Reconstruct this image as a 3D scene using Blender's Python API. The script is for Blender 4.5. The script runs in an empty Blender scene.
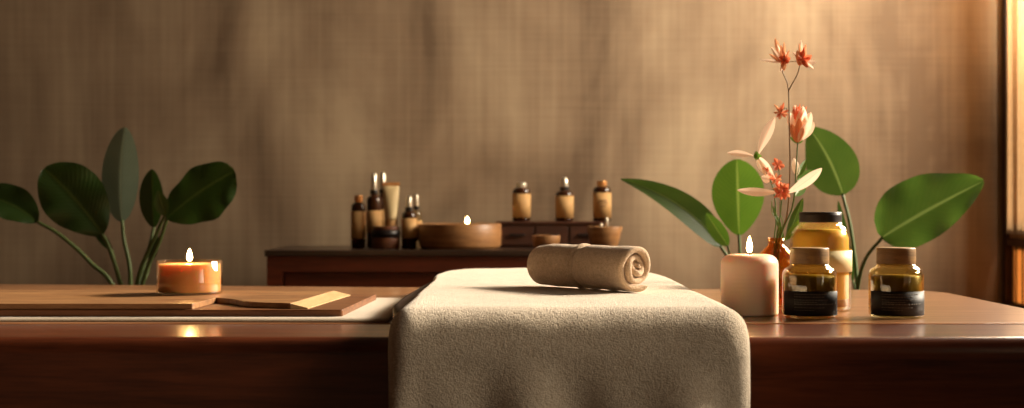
import bpy, bmesh, math, random
from mathutils import Vector, Matrix, noise
random.seed(7)
PI = math.pi
scene = bpy.context.scene
C = scene.collection

# ------------------------------------------------------------------ camera
TZ = 0.72                 # table top height
CZ = 0.90                 # camera height
F = 1422.2                # focal length in pixels (50 mm on 36 mm, 1024 px)
cd = bpy.data.cameras.new('camera'); cam = bpy.data.objects.new('camera', cd); C.objects.link(cam)
cam.location = (0, 0, CZ); cam.rotation_euler = (PI/2, 0, 0)
cd.lens = 50; cd.sensor_width = 36; cd.clip_start = 0.05
cd.dof.use_dof = True; cd.dof.focus_distance = 2.2; cd.dof.aperture_fstop = 5.0
scene.camera = cam

# ------------------------------------------------------------------ world, light, exposure
w = bpy.data.worlds.new('world'); scene.world = w; w.use_nodes = True
w.node_tree.nodes['Background'].inputs[0].default_value = (1.0, .78, .55, 1)
w.node_tree.nodes['Background'].inputs[1].default_value = 0.15
def area(name, loc, rot, sx, sy, power, col):
    l = bpy.data.lights.new(name, 'AREA'); l.shape = 'RECTANGLE'; l.size = sx; l.size_y = sy
    l.energy = power; l.color = col
    o = bpy.data.objects.new(name, l); C.objects.link(o); o.location = loc; o.rotation_euler = rot
    return o
# daylight outside the side window
area('window_daylight', (1.80, 3.98, 1.96), (0, PI/2, 0), 1.0, 1.2, 150, (1.0, .87, .69))
area('front_fill_light', (1.78, .25, 1.5), (0, PI/2, 0), 1.5, 2.2, 36, (1.0, .86, .68)).data.spread = math.radians(95)  # added fill for surfaces facing the camera, shining through an unseen window
sd = bpy.data.lights.new('sun', 'SUN'); sd.energy = 10.5; sd.angle = math.radians(11); sd.color = (1.0, .86, .68)
sun = bpy.data.objects.new('sun', sd); C.objects.link(sun)
sun.rotation_euler = Vector((1.0, .38, .52)).to_track_quat('Z', 'Y').to_euler()
scene.view_settings.view_transform = 'Standard'; scene.view_settings.look = 'None'
scene.view_settings.exposure = 0.0; scene.view_settings.gamma = 1; scene.view_settings.use_curve_mapping = False
scene.cycles.use_denoising = True
scene.cycles.max_bounces = 10; scene.cycles.transparent_max_bounces = 24
scene.cycles.sample_clamp_indirect = 4

# ------------------------------------------------------------------ helpers
def px(x, y, d):
    """world point seen at photo pixel (x, y) at depth d in front of the camera"""
    return Vector(((x-512)*d/F, d, CZ-(y-204)*d/F))
def lin(r, g, b):
    f = lambda c: (c/255/12.92 if c/255 <= .04045 else ((c/255+.055)/1.055)**2.4)
    return (f(r), f(g), f(b), 1)
def obj(name, bm, mat, parent=None, smooth=True, bevel=None, loc=None, label=None):
    me = bpy.data.meshes.new(name)
    bmesh.ops.recalc_face_normals(bm, faces=bm.faces)
    bm.to_mesh(me); bm.free()
    if smooth:
        for p in me.polygons: p.use_smooth = True
    me.materials.append(mat)
    o = bpy.data.objects.new(name, me); C.objects.link(o)
    if parent: o.parent = parent
    if loc is not None: o.location = loc
    if bevel:
        m = o.modifiers.new('bevel', 'BEVEL'); m.width = bevel; m.segments = 4; m.limit_method = 'ANGLE'; m.angle_limit = math.radians(40)
        m2 = o.modifiers.new('wn', 'WEIGHTED_NORMAL')
    if label: o['label'] = label
    return o
def tag(o, label, cat, group=None, kind=None):
    o['label'] = label; o['category'] = cat
    if group: o['group'] = group
    if kind: o['kind'] = kind
    return o
def thing(name, label, cat, loc=(0, 0, 0), rz=0, group=None):
    o = bpy.data.objects.new(name, None); C.objects.link(o); o.empty_display_size = .02
    o.location = loc; o.rotation_euler = (0, 0, rz)
    return tag(o, label, cat, group)
def structure(o): o['kind'] = 'structure'; return o
def box(bm, a, b):
    x0, y0, z0 = a; x1, y1, z1 = b
    v = [bm.verts.new(p) for p in ((x0,y0,z0),(x1,y0,z0),(x1,y1,z0),(x0,y1,z0),(x0,y0,z1),(x1,y0,z1),(x1,y1,z1),(x0,y1,z1))]
    for f in ((0,3,2,1),(4,5,6,7),(0,1,5,4),(1,2,6,5),(2,3,7,6),(3,0,4,7)): bm.faces.new([v[i] for i in f])
    return bm
def B(*boxes):
    bm = bmesh.new()
    for a, b in boxes: box(bm, a, b)
    return bm
def lathe(prof, seg=56, c=(0, 0), sq=1.0, a0=None, a1=None, closed=False):
    """revolve (r, z) points; r = 0 makes a pole. a0..a1 limits the sweep"""
    bm = bmesh.new(); rings = []
    full = a0 is None
    n = seg if full else seg+1
    for r, z in prof:
        if r < 1e-6 and full: rings.append([bm.verts.new((c[0], c[1], z))]); continue
        ring = []
        for i in range(n):
            a = 2*PI*i/seg if full else a0+(a1-a0)*i/seg
            rr = r
            if sq != 1.0:
                rr = r/((abs(math.cos(a))**sq+abs(math.sin(a))**sq)**(1/sq))
            ring.append(bm.verts.new((c[0]+rr*math.cos(a), c[1]+rr*math.sin(a), z)))
        rings.append(ring)
    pairs = list(zip(rings, rings[1:])) + ([(rings[-1], rings[0])] if closed else [])
    for A, Bq in pairs:
        for i in range(seg):
            j = (i+1) % n if full else i+1
            if len(A) == 1 and len(Bq) == 1: continue
            if len(A) == 1: bm.faces.new((A[0], Bq[i], Bq[j]))
            elif len(Bq) == 1: bm.faces.new((A[i], A[j], Bq[0]))
            else: bm.faces.new((A[i], A[j], Bq[j], Bq[i]))
    if not full and closed:
        bm.faces.new([r[0] for r in rings]); bm.faces.new([r[-1] for r in rings][::-1])
    return bm
def rlathe(r, z0, z1, b=.003, seg=56, taper=1.0, **k):
    """solid disc/cylinder with rounded rims"""
    rt = r*taper
    P = [(0, z0), (max(r-b, 0), z0)]
    for i in range(1, 5):
        t = i/4*PI/2; P.append((r-b+b*math.sin(t), z0+b-b*math.cos(t)))
    for i in range(0, 5):
        t = i/4*PI/2; P.append((rt-b+b*math.cos(t), z1-b+b*math.sin(t)))
    P.append((0, z1))
    return lathe(P, seg, **k)
def label_shell(r, z0, z1, a0, a1, th=.0006, seg=28):
    return lathe([(r, z0), (r+th, z0), (r+th, z1), (r, z1)], seg, a0=a0, a1=a1, closed=True)
def smoothcurve(pts, n=8):
    """Catmull-Rom through the points"""
    P = [Vector(p) for p in pts]; P = [P[0]*2-P[1]]+P+[P[-1]*2-P[-2]]; out = []
    for i in range(1, len(P)-2):
        for k in range(n):
            t = k/n; a, b, c, d = P[i-1:i+3]
            out.append(.5*((2*b)+(c-a)*t+(2*a-5*b+4*c-d)*t*t+(3*b-a-3*c+d)*t**3))
    out.append(P[-2]); return out
def tube(bm, pts, r0, r1=None, seg=10):
    r1 = r0 if r1 is None else r1
    n = len(pts); prev = None; up = Vector((.13, .97, .21)).normalized()
    for i, p in enumerate(pts):
        t = (pts[min(i+1, n-1)]-pts[max(i-1, 0)]).normalized()
        s = t.cross(up).normalized(); q = s.cross(t)
        r = r0+(r1-r0)*i/(n-1)
        ring = [bm.verts.new(p+(s*math.cos(2*PI*k/seg)+q*math.sin(2*PI*k/seg))*r) for k in range(seg)]
        if prev:
            for k in range(seg): bm.faces.new((prev[k], prev[(k+1) % seg], ring[(k+1) % seg], ring[k]))
        else: bm.faces.new(ring[::-1])
        prev = ring
    bm.faces.new(prev); return bm
def leaf(bm, base, tip, W, facing=(0, -1, 0), bend=(0, 0, 0), a=.85, b=.7, fold=.25, th=.0008, nt=28, nw=10, curl=0, wave=0, wl=1.0, wr=1.0, midt=.5):
    base, tip, bend, facing = Vector(base), Vector(tip), Vector(bend), Vector(facing).normalized()
    mid = base.lerp(tip, midt)+bend
    uvl = bm.loops.layers.uv.verify(); rows = []
    for i in range(nt+1):
        t = .004+.992*i/nt
        M = base*(1-t)**2+mid*2*t*(1-t)+tip*t*t
        T = ((mid-base)*(1-t)+(tip-mid)*t).normalized()
        S = T.cross(facing).normalized(); N = S.cross(T).normalized()
        if N.dot(facing) < 0: N = -N
        wd = W/2*max(math.sin(PI*t**a), 0)**b
        top, bot = [], []
        for k in range(nw+1):
            s = -1+2*k/nw; ws = wd*(wl if s < 0 else wr)
            q = M+S*s*ws+N*(fold*abs(s)*ws+curl*s*s*wd+wave*W*math.sin(t*17+s*2)*abs(s)**2)
            top.append((bm.verts.new(q), (s*.5+.5, t)))
        rows.append((top, bot))
    def face(vs):
        f = bm.faces.new([v[0] for v in vs])
        for l, v in zip(f.loops, vs): l[uvl].uv = v[1]
    for (t0, b0), (t1, b1) in zip(rows, rows[1:]):
        for k in range(nw):
            face((t0[k], t0[k+1], t1[k+1], t1[k]))
    return bm

# ------------------------------------------------------------------ materials
def new_mat(name):
    m = bpy.data.materials.new(name); m.use_nodes = True
    nt = m.node_tree; return m, nt, nt.nodes, nt.links, nt.nodes['Principled BSDF']
def plain(name, col, rough=.5, metal=0, coat=0, sss=0, srad=None, sscale=.01, trans=0, ior=1.45, bumps=None, var=.12, sheen=0, vscale=30):
    m, nt, N, L, p = new_mat(name)
    tc = N.new('ShaderNodeTexCoord')
    nz = N.new('ShaderNodeTexNoise'); nz.inputs['Scale'].default_value = vscale; nz.inputs['Detail'].default_value = 4
    L.new(tc.outputs['Object'], nz.inputs['Vector'])
    mx = N.new('ShaderNodeMix'); mx.data_type = 'RGBA'
    mx.inputs[6].default_value = tuple(c*(1-var) for c in col[:3])+(1,); mx.inputs[7].default_value = tuple(min(c*(1+var), 1) for c in col[:3])+(1,)
    L.new(nz.outputs['Fac'], mx.inputs[0]); L.new(mx.outputs[2], p.inputs['Base Color'])
    p.inputs['Roughness'].default_value = rough; p.inputs['Metallic'].default_value = metal
    p.inputs['Coat Weight'].default_value = coat; p.inputs['Sheen Weight'].default_value = sheen
    if sss:
        p.inputs['Subsurface Weight'].default_value = sss; p.inputs['Subsurface Radius'].default_value = srad or (1, .5, .25)
        p.inputs['Subsurface Scale'].default_value = sscale
    p.inputs['Transmission Weight'].default_value = trans; p.inputs['IOR'].default_value = ior
    if bumps:
        b = N.new('ShaderNodeBump'); b.inputs['Strength'].default_value = bumps[1]; b.inputs['Distance'].default_value = bumps[2]
        n2 = N.new('ShaderNodeTexNoise'); n2.inputs['Scale'].default_value = bumps[0]; n2.inputs['Detail'].default_value = 6
        L.new(tc.outputs['Object'], n2.inputs['Vector']); L.new(n2.outputs['Fac'], b.inputs['Height']); L.new(b.outputs[0], p.inputs['Normal'])
    return m
def wood(name, c1, c2, rough=.35, scale=(1.2, 14, 14), coat=.3, dist=3.0, bump=.08):
    m, nt, N, L, p = new_mat(name)
    tc = N.new('ShaderNodeTexCoord'); mp = N.new('ShaderNodeMapping'); mp.inputs['Scale'].default_value = scale
    L.new(tc.outputs['Object'], mp.inputs[0])
    n1 = N.new('ShaderNodeTexNoise'); n1.inputs['Scale'].default_value = 2.2; n1.inputs['Detail'].default_value = 8; n1.inputs['Distortion'].default_value = dist*.3
    L.new(mp.outputs[0], n1.inputs['Vector'])
    mp2 = N.new('ShaderNodeMapping'); mp2.inputs['Scale'].default_value = tuple(s*6 for s in scale); L.new(tc.outputs['Object'], mp2.inputs[0])
    n2 = N.new('ShaderNodeTexNoise'); n2.inputs['Scale'].default_value = 3; n2.inputs['Detail'].default_value = 5; L.new(mp2.outputs[0], n2.inputs['Vector'])
    ad = N.new('ShaderNodeMath'); ad.operation = 'MULTIPLY_ADD'; ad.inputs[1].default_value = .35; L.new(n2.outputs['Fac'], ad.inputs[0]); L.new(n1.outputs['Fac'], ad.inputs[2])
    cr = N.new('ShaderNodeValToRGB'); cr.color_ramp.elements[0].position = .42; cr.color_ramp.elements[1].position = .88
    cr.color_ramp.elements[0].color = c1; cr.color_ramp.elements[1].color = c2
    L.new(ad.outputs[0], cr.inputs[0]); L.new(cr.outputs[0], p.inputs['Base Color'])
    b = N.new('ShaderNodeBump'); b.inputs['Strength'].default_value = bump; b.inputs['Distance'].default_value = .002
    L.new(ad.outputs[0], b.inputs['Height']); L.new(b.outputs[0], p.inputs['Normal'])
    p.inputs['Roughness'].default_value = rough; p.inputs['Coat Weight'].default_value = coat; p.inputs['Coat Roughness'].default_value = .18
    return m
def thin_glass(name, tint, refl=.10, rough=.02):
    """clear or coloured thin glass: tinted see-through plus mirror reflection at the surface"""
    m, nt, N, L, p = new_mat(name); N.remove(p)
    out = N['Material Output']
    t = N.new('ShaderNodeBsdfTransparent'); t.inputs[0].default_value = tint
    g = N.new('ShaderNodeBsdfGlossy'); g.inputs['Roughness'].default_value = rough; g.inputs[0].default_value = (1, 1, 1, 1)
    fr = N.new('ShaderNodeLayerWeight'); fr.inputs[0].default_value = .35
    mr = N.new('ShaderNodeMapRange'); mr.inputs[3].default_value = refl*.5; mr.inputs[4].default_value = min(refl*6, .9)
    L.new(fr.outputs['Facing'], mr.inputs[0])
    # steeper edge
    pw = N.new('ShaderNodeMath'); pw.operation = 'POWER'; pw.inputs[1].default_value = 2.2
    L.new(fr.outputs['Facing'], pw.inputs[0]); L.new(pw.outputs[0], mr.inputs[0])
    mx = N.new('ShaderNodeMixShader'); L.new(mr.outputs[0], mx.inputs[0]); L.new(t.outputs[0], mx.inputs[1]); L.new(g.outputs[0], mx.inputs[2])
    L.new(mx.outputs[0], out.inputs[0]); return m
def terry(name, c1, c2, sc=420, strength=.9):
    m, nt, N, L, p = new_mat(name)
    tc = N.new('ShaderNodeTexCoord')
    v = N.new('ShaderNodeTexVoronoi'); v.inputs['Scale'].default_value = sc; L.new(tc.outputs['Object'], v.inputs['Vector'])
    n = N.new('ShaderNodeTexNoise'); n.inputs['Scale'].default_value = sc*.3; n.inputs['Detail'].default_value = 6; n.inputs['Roughness'].default_value = .7; L.new(tc.outputs['Object'], n.inputs['Vector'])
    n3 = N.new('ShaderNodeTexNoise'); n3.inputs['Scale'].default_value = 9; n3.inputs['Detail'].default_value = 3; L.new(tc.outputs['Object'], n3.inputs['Vector'])
    s = N.new('ShaderNodeMath'); s.operation = 'MULTIPLY_ADD'; s.inputs[1].default_value = -.5; L.new(v.outputs['Distance'], s.inputs[0]); L.new(n.outputs['Fac'], s.inputs[2])
    cr = N.new('ShaderNodeValToRGB'); cr.color_ramp.elements[0].position = .0; cr.color_ramp.elements[1].position = .55
    cr.color_ramp.elements[0].color = c1; cr.color_ramp.elements[1].color = c2
    L.new(s.outputs[0], cr.inputs[0])
    mv = N.new('ShaderNodeMix'); mv.data_type = 'RGBA'; mv.blend_type = 'MULTIPLY'; mv.inputs[0].default_value = .18
    L.new(cr.outputs[0], mv.inputs[6]); L.new(n3.outputs['Fac'], mv.inputs[7]); L.new(mv.outputs[2], p.inputs['Base Color'])
    b = N.new('ShaderNodeBump'); b.inputs['Strength'].default_value = strength; b.inputs['Distance'].default_value = .0022
    L.new(s.outputs[0], b.inputs['Height']); L.new(b.outputs[0], p.inputs['Normal'])
    p.inputs['Roughness'].default_value = .95; p.inputs['Sheen Weight'].default_value = .35; p.inputs['Sheen Roughness'].default_value = .5
    p.inputs['Specular IOR Level'].default_value = .1
    return m
def leafmat(name, c1, c2, vein, rough=.35, trans=.25, coat=.0, veins=.25, trv=1.5):
    m, nt, N, L, p = new_mat(name)
    uv = N.new('ShaderNodeUVMap'); sp = N.new('ShaderNodeSeparateXYZ'); L.new(uv.outputs[0], sp.inputs[0])
    su = N.new('ShaderNodeMath'); su.operation = 'SUBTRACT'; su.inputs[1].default_value = .5; L.new(sp.outputs[0], su.inputs[0])
    ab = N.new('ShaderNodeMath'); ab.operation = 'ABSOLUTE'; L.new(su.outputs[0], ab.inputs[0])
    lt = N.new('ShaderNodeMapRange'); lt.inputs[1].default_value = .012; lt.inputs[2].default_value = .035; lt.inputs[3].default_value = 1; lt.inputs[4].default_value = 0
    L.new(ab.outputs[0], lt.inputs[0])
    sv = N.new('ShaderNodeMath'); sv.operation = 'MULTIPLY_ADD'; sv.inputs[1].default_value = -.55; L.new(ab.outputs[0], sv.inputs[0]); L.new(sp.outputs[1], sv.inputs[2])
    sn = N.new('ShaderNodeMath'); sn.operation = 'MULTIPLY'; sn.inputs[1].default_value = 110; L.new(sv.outputs[0], sn.inputs[0])
    si = N.new('ShaderNodeMath'); si.operation = 'SINE'; L.new(sn.outputs[0], si.inputs[0])
    mr = N.new('ShaderNodeMapRange'); mr.inputs[1].default_value = -1; mr.inputs[2].default_value = 1; mr.inputs[3].default_value = 0; mr.inputs[4].default_value = 1; L.new(si.outputs[0], mr.inputs[0])
    tc = N.new('ShaderNodeTexCoord'); nz = N.new('ShaderNodeTexNoise'); nz.inputs['Scale'].default_value = 14; L.new(tc.outputs['Object'], nz.inputs['Vector'])
    mx = N.new('ShaderNodeMix'); mx.data_type = 'RGBA'; mx.inputs[6].default_value = c1; mx.inputs[7].default_value = c2; L.new(nz.outputs['Fac'], mx.inputs[0])
    m1 = N.new('ShaderNodeMath'); m1.operation = 'MULTIPLY'; m1.inputs[1].default_value = veins; L.new(mr.outputs[0], m1.inputs[0])
    mxb = N.new('ShaderNodeMix'); mxb.data_type = 'RGBA'; L.new(m1.outputs[0], mxb.inputs[0]); L.new(mx.outputs[2], mxb.inputs[6]); mxb.inputs[7].default_value = vein
    mxc = N.new('ShaderNodeMix'); mxc.data_type = 'RGBA'; L.new(lt.outputs[0], mxc.inputs[0]); L.new(mxb.outputs[2], mxc.inputs[6]); mxc.inputs[7].default_value = vein
    L.new(mxc.outputs[2], p.inputs['Base Color']); p.inputs['Roughness'].default_value = rough; p.inputs['Coat Weight'].default_value = coat
    b = N.new('ShaderNodeBump'); b.inputs['Strength'].default_value = .15; b.inputs['Distance'].default_value = .001; L.new(si.outputs[0], b.inputs['Height']); L.new(b.outputs[0], p.inputs['Normal'])
    tr = N.new('ShaderNodeBsdfTranslucent'); hs = N.new('ShaderNodeHueSaturation'); hs.inputs['Value'].default_value = trv; hs.inputs['Saturation'].default_value = 1.0
    L.new(mxc.outputs[2], hs.inputs['Color']); L.new(hs.outputs[0], tr.inputs[0])
    ms = N.new('ShaderNodeMixShader'); ms.inputs[0].default_value = trans; L.new(p.outputs[0], ms.inputs[1]); L.new(tr.outputs[0], ms.inputs[2])
    L.new(ms.outputs[0], N['Material Output'].inputs[0]); return m
def emit(name, col, s):
    m, nt, N, L, p = new_mat(name); N.remove(p)
    e = N.new('ShaderNodeEmission'); e.inputs[0].default_value = col; e.inputs[1].default_value = s
    L.new(e.outputs[0], N['Material Output'].inputs[0]); return m
def wall_mat():
    m, nt, N, L, p = new_mat('wall_plaster')
    tc = N.new('ShaderNodeTexCoord')
    def nz(scale, sc, det=5, dist=0):
        mp = N.new('ShaderNodeMapping'); mp.inputs['Scale'].default_value = scale; L.new(tc.outputs['Object'], mp.inputs[0])
        n = N.new('ShaderNodeTexNoise'); n.inputs['Scale'].default_value = sc; n.inputs['Detail'].default_value = det; n.inputs['Distortion'].default_value = dist
        L.new(mp.outputs[0], n.inputs['Vector']); return n.outputs['Fac']
    blot = nz((1.6, 1, .8), 1.7, 4, .4)
    vert = nz((26, 10, .9), 1.5, 6, .2)
    vfine = nz((150, 40, 2.5), 1.2, 3)
    hor = nz((2.2, 4, 90), 1.2, 3)
    def mul(a, k, c):
        x = N.new('ShaderNodeMath'); x.operation = 'MULTIPLY_ADD'; x.inputs[1].default_value = k; L.new(a, x.inputs[0])
        if isinstance(c, float): x.inputs[2].default_value = c
        else: L.new(c, x.inputs[2])
        return x.outputs[0]
    s = mul(blot, 1.35, -.36); s = mul(vert, .26, s); s = mul(vfine, .10, s); s = mul(hor, .12, s)
    cr = N.new('ShaderNodeValToRGB')
    e = cr.color_ramp.elements
    e[0].position = .30; e[0].color = (.185, .117, .066, 1); e[1].position = .86; e[1].color = (.53, .392, .245, 1)
    k = e.new(.56); k.color = (.345, .236, .142, 1)
    L.new(s, cr.inputs[0]); L.new(cr.outputs[0], p.inputs['Base Color']); p.inputs['Roughness'].default_value = .8
    b = N.new('ShaderNodeBump'); b.inputs['Strength'].default_value = .25; b.inputs['Distance'].default_value = .004; L.new(s, b.inputs['Height']); L.new(b.outputs[0], p.inputs['Normal'])
    return m

M_wall = wall_mat()
M_wallside = plain('brown_side_wall', lin(66, 48, 34), .9, bumps=(30, .2, .004))
M_floor = wood('floor_wood', lin(38, 24, 15), lin(66, 42, 27), .5, (1, 9, 9))
M_ceil = wood('ceiling_wood', lin(52, 36, 24), lin(80, 56, 38), .6, (9, 1, 9))
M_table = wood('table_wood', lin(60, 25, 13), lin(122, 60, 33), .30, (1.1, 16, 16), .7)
M_table_lit = wood('table_wood_lit', lin(120, 76, 46), lin(188, 132, 88), .30, (1.1, 16, 16), .7)  # table wood lightened to stand in for sun and wall reflection on top
M_side = wood('sideboard_wood', lin(82, 32, 16), lin(124, 54, 28), .42, (1.5, 18, 18), .1)
M_riser = wood('riser_wood', lin(56, 30, 19), lin(86, 48, 30), .45, (2, 18, 18), .1)
M_sidetop = wood('sideboard_top_wood', lin(38, 26, 20), lin(62, 42, 30), .35, (1.5, 18, 18), .2)
M_boardd = wood('dark_board_wood', lin(78, 42, 22), lin(140, 90, 52), .42, (2.0, 22, 30), .1)
M_boardl = wood('light_board_wood', lin(104, 66, 38), lin(170, 124, 78), .45, (3, 26, 30), .1)
M_bowl = wood('bowl_wood', lin(122, 80, 44), lin(180, 130, 80), .45, (4, 4, 30), .1)
M_bowld = wood('dark_turned_wood', lin(72, 38, 20), lin(120, 68, 36), .45, (4, 4, 40), .1)
M_lid = wood('lid_wood', lin(120, 88, 44), lin(164, 126, 70), .5, (10, 10, 60), .05)
M_post = wood('post_wood', lin(50, 28, 16), lin(80, 46, 26), .5, (12, 12, 2), .1)
M_sash = wood('sash_wood', lin(150, 108, 70), lin(186, 140, 96), .5, (12, 12, 2), .1)
M_towel = terry('cream_terry', lin(202, 180, 152), lin(238, 222, 198), 520, .8)
M_roll = terry('tan_terry', lin(204, 170, 134), lin(244, 214, 180), 560, .9)
M_mat = terry('linen_cloth', lin(176, 152, 122), lin(210, 190, 160), 900, .35)
M_pad = plain('pad_leather', lin(46, 26, 16), .5, bumps=(300, .2, .001))
M_wax = plain('cream_wax', lin(240, 212, 182), .45, sss=.8, srad=(1, .45, .2), sscale=.022, var=.05, bumps=(60, .12, .001))
M_waxa = plain('amber_wax', lin(226, 178, 124), .4, sss=1.0, srad=(1, .40, .10), sscale=.020, var=.04)
M_flameb = emit('bright_flame', (1.0, .60, .22, 1), 420)
M_wick = plain('wick', lin(30, 22, 18), .9)
M_flame = emit('flame', (1.0, .62, .22, 1), 60)
M_gclear = thin_glass('clear_glass', (.98, .95, .9, 1), .09)
M_gcandle = thin_glass('candle_glass', (.99, .93, .84, 1), .12)
M_gamber = thin_glass('amber_glass', (.96, .70, .40, 1), .14)
M_golive = thin_glass('olive_glass', (.86, .80, .62, 1), .14)
M_gwin = thin_glass('window_glass', (.995, .995, .99, 1), .012)
M_gyel = thin_glass('honey_glass', (.98, .93, .80, 1), .12)
M_olive = plain('olive_balm', lin(140, 120, 32), .35, sss=.5, srad=(1, .8, .2), sscale=.01, var=.08)
M_dlabel = plain('dark_label', lin(30, 26, 22), .55, var=.15, bumps=(200, .1, .0005))
M_dtext = plain('grey_print', lin(92, 84, 70), .6)
M_dark = plain('dark_content', lin(40, 28, 14), .4)
M_honey = plain('honey_salts', lin(230, 196, 98), .4, sss=.7, srad=(1, .6, .15), sscale=.03, var=.10, vscale=25)
M_ylabel = plain('cream_yellow_label', lin(236, 216, 160), .55, var=.05)
M_sed = plain('brown_sediment', lin(150, 100, 50), .8, var=.5, vscale=220)
M_blid = plain('black_lid', lin(52, 42, 38), .35, var=.1)
M_bamber = plain('bottle_amber', lin(58, 30, 14), .18, coat=.5)
M_label = plain('tan_label', lin(196, 152, 96), .7, var=.06)
M_print = plain('brown_print', lin(110, 74, 42), .7)
M_silver = plain('silver_cap', lin(235, 225, 205), .28, metal=.7, var=.03)
M_white = plain('white_cap', lin(240, 228, 205), .3, var=.02)
M_gold = plain('copper_cap', lin(214, 150, 90), .3, metal=.5, var=.04)
M_black = plain('black_band', lin(28, 22, 20), .4)
M_pot = plain('clay_pot', lin(92, 66, 48), .8, bumps=(40, .2, .002))
M_soil = plain('soil', lin(38, 26, 18), .95, bumps=(120, .8, .004))
M_leafd = leafmat('dark_leaf', lin(36, 58, 18), lin(54, 80, 26), lin(76, 96, 40), .42, .22, veins=.03)
M_leafp = leafmat('sheen_grey_leaf', lin(88, 104, 84), lin(112, 126, 104), lin(130, 146, 120), .3, .12, veins=.08)  # grey sheen of the upright leaf put into its base colour
M_leafg = leafmat('green_leaf', lin(52, 80, 26), lin(80, 106, 38), lin(118, 140, 72), .32, .24, coat=.15, veins=.03)
M_leafy = leafmat('bright_leaf', lin(66, 106, 24), lin(98, 134, 38), lin(136, 162, 70), .4, .24, veins=.08)
M_stalk = plain('green_stalk', lin(84, 106, 50), .5)
M_stalkd = plain('dark_green_stalk', lin(84, 100, 50), .5)
M_stemb = plain('brown_stem', lin(120, 92, 56), .6)
M_pp = leafmat('peach_petal', lin(246, 214, 184), lin(252, 230, 206), lin(244, 192, 160), .6, .45, veins=.2, trv=1)
M_po = leafmat('orange_petal', lin(238, 160, 112), lin(246, 190, 146), lin(226, 126, 84), .6, .35, veins=.25, trv=1)
M_pr = leafmat('coral_petal', lin(226, 116, 80), lin(240, 146, 104), lin(210, 90, 62), .6, .35, veins=.2, trv=1)
M_pw = leafmat('ivory_petal', lin(240, 222, 196), lin(250, 236, 214), lin(236, 206, 170), .6, .4, veins=.15)
def glow_paper(name='window_paper', ca=(226,176,120), cb=(240,196,140), sheer=0):
    m, nt, N, L, p = new_mat(name); N.remove(p)
    d = N.new('ShaderNodeBsdfDiffuse'); t = N.new('ShaderNodeBsdfTranslucent')
    tc = N.new('ShaderNodeTexCoord'); nz = N.new('ShaderNodeTexNoise'); nz.inputs['Scale'].default_value = 60; L.new(tc.outputs['Object'], nz.inputs['Vector'])
    cr = N.new('ShaderNodeValToRGB'); cr.color_ramp.elements[0].color = lin(*ca); cr.color_ramp.elements[1].color = lin(*cb)
    L.new(nz.outputs['Fac'], cr.inputs[0]); L.new(cr.outputs[0], d.inputs[0]); L.new(cr.outputs[0], t.inputs[0])
    x = N.new('ShaderNodeMixShader'); x.inputs[0].default_value = .6; L.new(d.outputs[0], x.inputs[1]); L.new(t.outputs[0], x.inputs[2])
    sh = N.new('ShaderNodeMixShader'); sh.inputs[0].default_value = sheer; tp_ = N.new('ShaderNodeBsdfTransparent')
    L.new(x.outputs[0], sh.inputs[1]); L.new(tp_.outputs[0], sh.inputs[2]); L.new(sh.outputs[0], N['Material Output'].inputs[0]); return m
M_paper = glow_paper()
M_curtain = glow_paper('sheer_curtain', (204, 176, 140), (222, 198, 164), sheer=.12)

# ------------------------------------------------------------------ setting
WX, WY, LX, FY, CH = 1.609, 4.62, -2.6, -1.6, 2.75
structure(obj('floor', B(((LX-.1, FY-.1, -.08), (WX+.1, WY+.1, 0))), M_floor, smooth=False))
structure(obj('ceiling', B(((LX-.1, FY-.1, CH), (WX+.1, WY+.1, CH+.08))), M_ceil, smooth=False))
structure(obj('wall_back', B(((LX-.1, WY, 0), (WX+.03, WY+.1, CH))), M_wall, smooth=False))
structure(obj('wall_left', B(((LX-.1, FY, 0), (LX, WY, CH))), M_wallside, smooth=False))
structure(obj('wall_front', B(((LX-.1, FY-.1, 0), (WX+.1, FY, CH))), M_wallside, smooth=False))
W0, W1, WZ0, WZ1, WL0 = 2.25, 4.60, .80, 2.42, .555
structure(obj('wall_right', B(((WX, FY, 0), (WX+.1, -.85, CH)), ((WX, -.85, 0), (WX+.1, 1.35, .75)), ((WX, -.85, 2.3), (WX+.1, 1.35, CH)), ((WX, 1.35, 0), (WX+.1, W0, CH)), ((WX, W1, 0), (WX+.1, WY, CH)), ((WX, W0, 0), (WX+.1, W1, WL0)), ((WX, W0, WZ1), (WX+.1, W1, CH))), M_wall, smooth=False))
structure(obj('trim_1', B(((WX-.016, WY-.03, 0), (WX, WY, CH))), M_post, smooth=False))
# upper glazed window
wf = structure(obj('window_1', B(((WX-.002, W1-.03, WZ0), (WX+.02, W1, WZ1)), ((WX-.004, W0, WZ0), (WX+.05, W0+.045, WZ1)), ((WX-.004, W0, WZ1-.045), (WX+.05, W1, WZ1)), ((WX-.004, W0, WZ0-.01), (WX+.05, W1, WZ0+.03))), M_sash, smooth=False))
y = W1-.105
mbm = bmesh.new()
while y > W0+.1:
    box(mbm, (WX+.012, y-.009, WZ0), (WX+.026, y+.009, WZ1)); y -= .26
obj('mullion', mbm, M_sash, wf, smooth=False)
obj('pane', B(((WX+.030, W0, WZ0), (WX+.033, W1, WZ1))), M_gwin, wf, smooth=False)
bm = bmesh.new(); pr = None
for i in range(161):
    yy = 4.575-.34*i/160; xx = WX-.019+.010*math.sin(i/160*2*PI*7.3)+.003*math.sin(i/160*2*PI*3)
    r_ = [bm.verts.new((xx+.001*math.sin(zz*5+i*.1), yy, zz)) for zz in [.805+1.60*k/24 for k in range(25)]]
    if pr:
        for k in range(24): bm.faces.new((pr[k], pr[k+1], r_[k+1], r_[k]))
    pr = r_
cu = obj('curtain', bm, None or M_curtain)
sl = cu.modifiers.new('solid', 'SOLIDIFY'); sl.thickness = .0008
tag(cu, 'sheer cream curtain gathered at the far end of the side window', 'curtain')
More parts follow.
